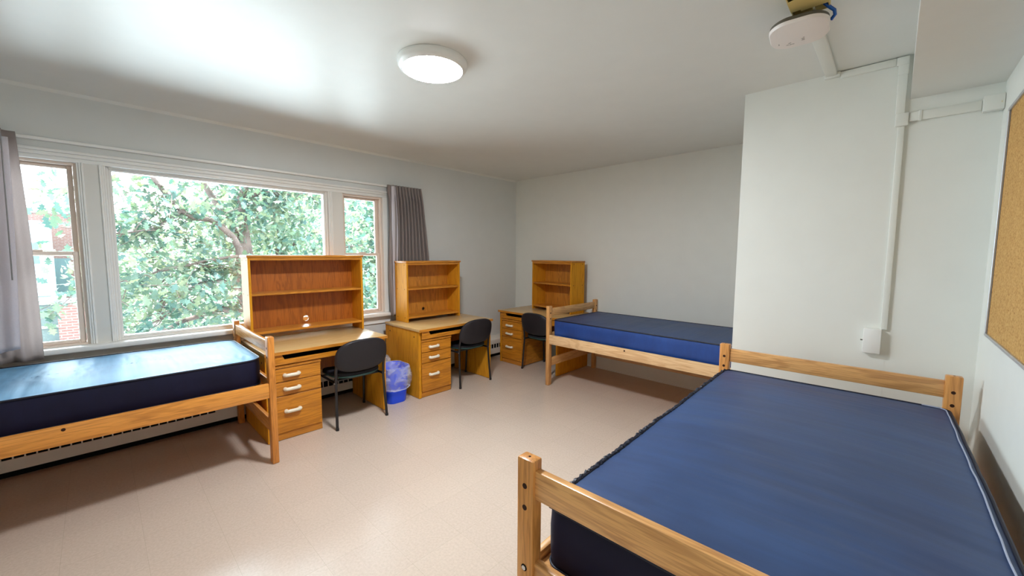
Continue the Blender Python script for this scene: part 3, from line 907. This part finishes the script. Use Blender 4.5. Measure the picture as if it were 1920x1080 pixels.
# ------------------------------------------------------------------ corkboard
cb = empty('corkboard', (RX, -2.62, 1.70))
ky, kz = .925, .535
G().box(-.012, -.002, -ky+.01, ky-.01, -kz+.01, kz-.01).build('cork_panel', M['cork'], cb)
g = G()
fw = .014
g.box(-.020, -.001, -ky, ky, -kz, -kz+fw, .002, 1).box(-.020, -.001, -ky, ky, kz-fw, kz, .002, 1)
g.box(-.020, -.001, -ky, -ky+fw, -kz+fw-.0005, kz-fw+.0005, .002, 1).box(-.020, -.001, ky-fw, ky, -kz+fw-.0005, kz-fw+.0005, .002, 1)
g.build('frame', M['alu'], cb)
g = G().box(-.0125, -.0118, ky-fw-.007, ky-fw, -kz+fw, kz-fw)
g.build('shadow_gap', M['dark_hole'], cb)  # dark strip laid on the cork as painted shade beside the frame
for yy, zz in ((ky+.004, .30), (ky+.004, -.28), (ky-.22, -kz-.003), (ky-.9, -kz-.003)):
    G().cyl((-.001, yy, zz), (-.010, yy, zz), .008, 14).build('screw', M['chrome'], cb)
tag(cb, 'large cork noticeboard with thin metal frame on the right wall', 'corkboard')

# ------------------------------------------------------------------ outside
GZ = -4.2
struct(G().box(-70, -.4, -50, 50, GZ-.3, GZ).build('ground_outside', M['ground']))
def leaf_poly(size, kind):
    if kind == 'oak':
        half = [(0, 0), (.05, .16), (.20, .24), (.10, .36), (.30, .50), (.14, .60), (.27, .76), (.10, .82), (0, 1.0)]
    else:
        half = [(0, 0), (.22, .3), (.26, .6), (0, 1.0)]
    pts = half + [(-x, y) for x, y in half[-2:0:-1]]
    return [(x*size, y*size) for x, y in pts]
def add_leaf(bm, pos, size, kind, rnd):
    pts = leaf_poly(size, kind)
    rot = Matrix.Rotation(rnd.uniform(0, 2*PI), 3, 'Z') @ Matrix.Rotation(rnd.gauss(-.25, .65), 3, 'X') @ Matrix.Rotation(rnd.gauss(0, .5), 3, 'Y')
    cur = rnd.uniform(-.25, .5)
    vs = []
    for x, y in pts:
        v = Vector((x, y, -cur*abs(x)*.9 - .25*(y/size)**2*size*.5))
        vs.append(bm.verts.new(pos + rot @ v))
    bm.faces.new(vs)
def branch_paths(pts, rnd, n, ln, spread):
    """side twigs leaving a limb"""
    out = []
    for _ in range(n):
        i = rnd.randrange(len(pts)-1); p = Vector(pts[i]).lerp(Vector(pts[i+1]), rnd.random())
        d = Vector((rnd.gauss(0, 1), rnd.gauss(0, 1), rnd.gauss(.1, .7))).normalized()
        q = [p]; L_ = ln*rnd.uniform(.5, 1.2)
        for k in range(5):
            d = (d + Vector((rnd.gauss(0, .25), rnd.gauss(0, .25), rnd.gauss(-.08, .2)))).normalized()
            q.append(q[-1]+d*L_/5)
        out.append(q)
    return out
def near_oak():
    rnd = random.Random(5)
    root = empty('oak_tree', (-3.6, -2.75, GZ))
    O = Vector((-3.6, -2.75, GZ))
    L = lambda *ps: [tuple(Vector(p)-O) for p in ps]
    g = G()
    trunk = [(-3.6, -2.75, GZ), (-3.55, -2.78, -2.2), (-3.4, -2.85, -.6), (-3.2, -2.9, .5)]
    g.tube(L(*trunk), [.26, .21, .17, .14], 14)
    limbs = [
        ([(-3.2, -2.9, .5), (-2.6, -3.18, .95), (-2.2, -3.27, 1.40), (-2.2, -3.28, 1.60), (-2.2, -3.34, 1.75), (-2.18, -3.47, 1.89), (-2.2, -3.59, 1.98), (-2.22, -3.75, 1.99), (-2.2, -3.88, 2.07), (-2.15, -4.05, 2.30), (-2.1, -4.14, 2.44), (-2.05, -4.35, 2.66), (-1.9, -4.8, 2.95)], [.13, .085, .05, .045, .042, .038, .035, .033, .031, .027, .024, .02, .012]),
        ([(-2.2, -3.88, 2.07), (-2.15, -3.99, 1.95), (-2.1, -4.12, 1.84), (-2.0, -4.45, 1.75), (-1.9, -4.9, 1.8)], [.022, .018, .014, .01, .006]),
        ([(-3.2, -2.9, .5), (-3.15, -2.98, 1.6), (-3.0, -3.06, 2.38), (-3.0, -2.77, 2.5), (-3.0, -2.38, 2.5), (-3.0, -2.09, 2.55), (-3.0, -1.95, 2.65), (-2.9, -1.4, 2.9)], [.12, .08, .05, .042, .036, .03, .026, .015]),
        ([(-3.0, -2.38, 2.5), (-3.0, -2.54, 2.42), (-3.0, -2.7, 2.33), (-2.9, -2.85, 2.15)], [.02, .016, .012, .008]),
        ([(-2.2, -3.27, 1.5), (-2.0, -3.68, 1.44), (-2.0, -3.88, 1.38), (-1.9, -4.2, 1.3), (-1.8, -4.7, 1.15)], [.022, .016, .013, .01, .006]),
        ([(-2.6, -3.18, .95), (-2.0, -3.51, 1.17), (-2.0, -3.74, 1.16), (-2.0, -3.87, 1.08), (-2.0, -3.93, .95), (-1.95, -4.15, .75), (-1.9, -4.45, .6)], [.03, .022, .02, .018, .015, .011, .007]),
        ([(-3.2, -2.9, .5), (-2.9, -3.4, .7), (-2.6, -3.9, .6), (-2.3, -4.3, .45)], [.07, .045, .03, .012]),
        ([(-3.2, -2.9, .5), (-3.3, -2.3, 1.2), (-3.1, -1.7, 1.6), (-2.8, -1.2, 1.7)], [.08, .05, .03, .012]),
        ([(-3.15, -2.98, 1.6), (-3.6, -3.5, 2.8), (-3.5, -4.0, 3.4)], [.06, .04, .02]),
        ([(-3.0, -3.06, 2.38), (-3.3, -2.6, 3.3), (-3.1, -2.4, 4.0)], [.05, .035, .02]),
    ]
    for p, r in limbs: g.tube(L(*p), r, 9)
    tw = []
    for p, r in limbs: tw += branch_paths(p[1:] if len(p) > 3 else p, rnd, 15, .75, 1)
    for q in tw: g.tube([tuple(v-O) for v in q], [.007, .0055, .0045, .0035, .003, .002], 5, False)
    g.build('trunk', M['bark'], root, 60)
    f = G(); cnt = 0
    for q in tw:
        for k in range(1, len(q)):
            for _ in range(rnd.randint(4, 7)):
                p = q[k]+Vector((rnd.gauss(0, .08), rnd.gauss(0, .08), rnd.gauss(0, .07)))
                if p.x > -.75: continue
                add_leaf(f.bm, p-O, rnd.uniform(.085, .155), 'oak', rnd); cnt += 1
    # sprays filling the crown between the limbs
    for _ in range(455):
        c = Vector((rnd.uniform(-4.4, -1.5), rnd.uniform(-4.75, -.9), rnd.uniform(.1, 3.6)))
        if _ >= 430: c = Vector((rnd.uniform(-2.3, -1.6), rnd.uniform(-5.02, -4.66), rnd.uniform(1.25, 2.55)))
        elif c.y < -4.45 and (rnd.random() < .6): continue
        elif -4.3 < c.y < -3.1 and 1.35 < c.z < 2.7 and c.x > -2.45 and rnd.random() < .85: continue
        for _ in range(rnd.randint(5, 10)):
            p = c+Vector((rnd.gauss(0, .13), rnd.gauss(0, .16), rnd.gauss(0, .12)))
            if p.x > -.75: continue
            add_leaf(f.bm, p-O, rnd.uniform(.085, .155), 'oak', rnd); cnt += 1
    f.build('foliage', M['leaf'], root, 80, recalc=False)
    tag(root, 'oak tree with lobed green leaves close outside the large window', 'tree', 'trees outside the windows')
near_oak()
def far_tree(name, loc, h, rad, n, mat, label, seed, leaf=(.16, .30)):
    rnd = random.Random(seed)
    root = empty(name, loc)
    g = G(); g.tube([(0, 0, 0), (.1, .05, h*.3), (0, .1, h*.6), (.1, 0, h*.85)], [rad*.07, rad*.055, rad*.04, rad*.02], 10)
    for k in range(7):
        a = k*2.4; z = h*(.35+.07*k)
        g.tube([(0, 0, z), (rad*.4*math.cos(a), rad*.4*math.sin(a), z+h*.08), (rad*.8*math.cos(a), rad*.8*math.sin(a), z+h*.13)], [rad*.03, rad*.02, rad*.008], 7)
    g.build('trunk', M['bark'], root, 60)
    f = G()
    for _ in range(n):
        u = rnd.uniform(-1, 1); a = rnd.uniform(0, 2*PI); rr = rnd.random()**.45
        s = math.sqrt(1-u*u)
        c = Vector((rad*rr*s*math.cos(a), rad*rr*s*math.sin(a), h*.64+h*.38*rr*u))
        for _ in range(7):
            p = c+Vector((rnd.gauss(0, .28), rnd.gauss(0, .28), rnd.gauss(0, .22)))
            add_leaf(f.bm, p, rnd.uniform(*leaf), 'x', rnd)
    f.build('foliage', mat, root, 80, recalc=False)
    tag(root, label, 'tree', 'trees outside the windows')
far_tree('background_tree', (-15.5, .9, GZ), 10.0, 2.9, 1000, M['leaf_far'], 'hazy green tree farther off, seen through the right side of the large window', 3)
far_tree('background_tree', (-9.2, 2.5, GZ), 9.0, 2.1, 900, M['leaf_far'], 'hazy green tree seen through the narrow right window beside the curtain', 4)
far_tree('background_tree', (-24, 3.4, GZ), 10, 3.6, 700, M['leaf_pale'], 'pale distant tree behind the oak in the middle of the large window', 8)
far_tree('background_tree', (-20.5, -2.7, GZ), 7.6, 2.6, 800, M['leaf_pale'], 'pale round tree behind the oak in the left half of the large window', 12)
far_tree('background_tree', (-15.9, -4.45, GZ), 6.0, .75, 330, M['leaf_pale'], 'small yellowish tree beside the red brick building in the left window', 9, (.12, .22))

# buildings seen through the left window
def building(name, loc, parts, label):
    root = empty(name, loc)
    for nm, mat, boxes in parts:
        g = G()
        for b in boxes: g.box(*b)
        g.build(nm, mat, root)
    tag(root, label, 'building'); return root
building('brick_building', (-25.0, -4.55, GZ), [
    ('wall', M['brick'], [(-6, 0, -4.0, -.62, 0, 7.55)]),
    ('parapet', M['ext_white'], [(-6.05, .05, -4.05, -.57, 7.55, 7.7)]),
    ('window', M['ext_glass'], [(-.02, .02, -1.6, -1.0, 3.6, 5.4)])], 'red brick building far behind the trees in the left window')
building('white_building', (-18.0, -6.3, GZ), [
    ('wall', M['ext_white'], [(-6, 0, -5, .28, 0, 6.75)]),
    ('window', M['ext_glass'], [(-.02, .03, -.14, .22, 5.3, 6.05)]),
    ('cornice', M['ext_white'], [(-6.05, .06, -5.05, .30, 6.75, 6.85)])], 'white clad building with a square window, far off in the left window')
building('flat_roof_building', (-12.6, -5.9, GZ), [
    ('wall', M['ext_grey'], [(-3.2, 0, -4, .42, 0, 4.27)]),
    ('roof', M['roof'], [(-3.25, .08, -4.05, .5, 4.27, 4.36)]),
    ('ledge', M['ext_white'], [(-.02, .06, -4, .42, 3.60, 3.67)])], 'low grey building with pale flat roof below the left window')
building('brick_pillar', (-12.0, -5.22, GZ), [
    ('shaft', M['brick'], [(-.55, 0, -.26, .28, 0, 4.33)]),
    ('cap', M['ext_white'], [(-.6, .05, -.31, .33, 4.33, 4.42)])], 'red brick pillar with pale cap beside the grey building in the left window')
ru = building('rooftop_unit', (-14.2, -6.05, GZ+4.362), [
    ('casing', M['steel_white'], [(-.7, 0, -.32, .34, .03, .56)]),
    ('base_frame', M['ext_grey'], [(-.72, .02, -.34, .36, 0, .03)]),
    ('lid', M['ext_white'], [(-.73, .03, -.35, .37, .56, .60)])], 'white ventilation unit on the flat roof of the grey building')
ru['category'] = 'ventilation unit'

# ------------------------------------------------------------------ light
wd = bpy.data.worlds.new('sky'); SC.world = wd; wd.use_nodes = True
nt = wd.node_tree; nt.nodes.clear()
bgn = nt.nodes.new('ShaderNodeBackground'); bgn.inputs[0].default_value = (.76, .90, 1.0, 1); bgn.inputs[1].default_value = 5.0
wo = nt.nodes.new('ShaderNodeOutputWorld'); nt.links.new(bgn.outputs[0], wo.inputs[0])
sun = bpy.data.lights.new('sun', 'SUN'); sun.energy = 9.0; sun.angle = math.radians(.6); sun.color = (1, .95, .86)
so = bpy.data.objects.new('sun', sun); COL.objects.link(so)
so.rotation_euler = Vector((.30, -.06, -.95)).to_track_quat('-Z', 'Y').to_euler()
def portal(y0, y1, z0, z1):
    l = bpy.data.lights.new('daylight_portal', 'AREA'); l.shape = 'RECTANGLE'; l.size = y1-y0; l.size_y = z1-z0
    l.cycles.is_portal = True
    o = bpy.data.objects.new('daylight_portal', l); COL.objects.link(o)
    o.location = (-.17, (y0+y1)/2, (z0+z1)/2)
    o.rotation_euler = Matrix(((0, 0, -1), (1, 0, 0), (0, -1, 0))).to_euler()   # -Z points to +x
    return o
portal(-5.2, -2.3, .84, 2.22)
def window_fill(y0, y1, z0, z1, watts):
    l = bpy.data.lights.new('window_daylight', 'AREA'); l.shape = 'RECTANGLE'; l.size = y1-y0; l.size_y = z1-z0
    l.energy = watts; l.color = (.78, .90, 1.0)
    o = bpy.data.objects.new('window_daylight', l); COL.objects.link(o)
    o.location = (-.19, (y0+y1)/2, (z0+z1)/2)
    o.rotation_euler = Matrix(((0, 0, -1), (1, 0, 0), (0, -1, 0))).to_euler()
window_fill(-5.2, -2.3, .84, 2.22, 82)  # added area lamp outside the panes, lifting the room beyond sky and sun

# ------------------------------------------------------------------ camera
FPX = 745.34863
RM = CAMROT = None
rows = ((0.7225, 0.6913, .0), (0, 0, 0), (0, 0, 0))
cam = bpy.data.cameras.new('camera'); co = bpy.data.objects.new('camera', cam); COL.objects.link(co)
yaw, pit, rol = .763288185, .0857860356, -.00564126386
fw_ = Vector((-math.sin(yaw)*math.cos(pit), math.cos(yaw)*math.cos(pit), -math.sin(pit)))
rt = Vector((math.cos(yaw), math.sin(yaw), 0)); up = rt.cross(fw_); dn = -up
r2 = rt*math.cos(rol)+dn*math.sin(rol); d2 = -rt*math.sin(rol)+dn*math.cos(rol)
mm = Matrix((r2, -d2, -fw_)).transposed().to_4x4()
mm.translation = Vector((4.38446467, -4.66653391, 1.5485268))
co.matrix_world = mm
cam.sensor_fit = 'HORIZONTAL'; cam.sensor_width = 36; cam.lens = FPX/1920*36; cam.clip_start = .02; cam.clip_end = 200
SC.camera = co

SC.view_settings.view_transform = 'Standard'; SC.view_settings.look = 'None'
SC.view_settings.exposure = 1.1; SC.view_settings.gamma = 1.0; SC.view_settings.use_curve_mapping = False
cy = SC.cycles
cy.use_denoising = True
cy.max_bounces = 12; cy.diffuse_bounces = 8; cy.glossy_bounces = 6; cy.transparent_max_bounces = 24; cy.transmission_bounces = 8
cy.sample_clamp_indirect = 12.0; cy.caustics_reflective = False; cy.caustics_refractive = False
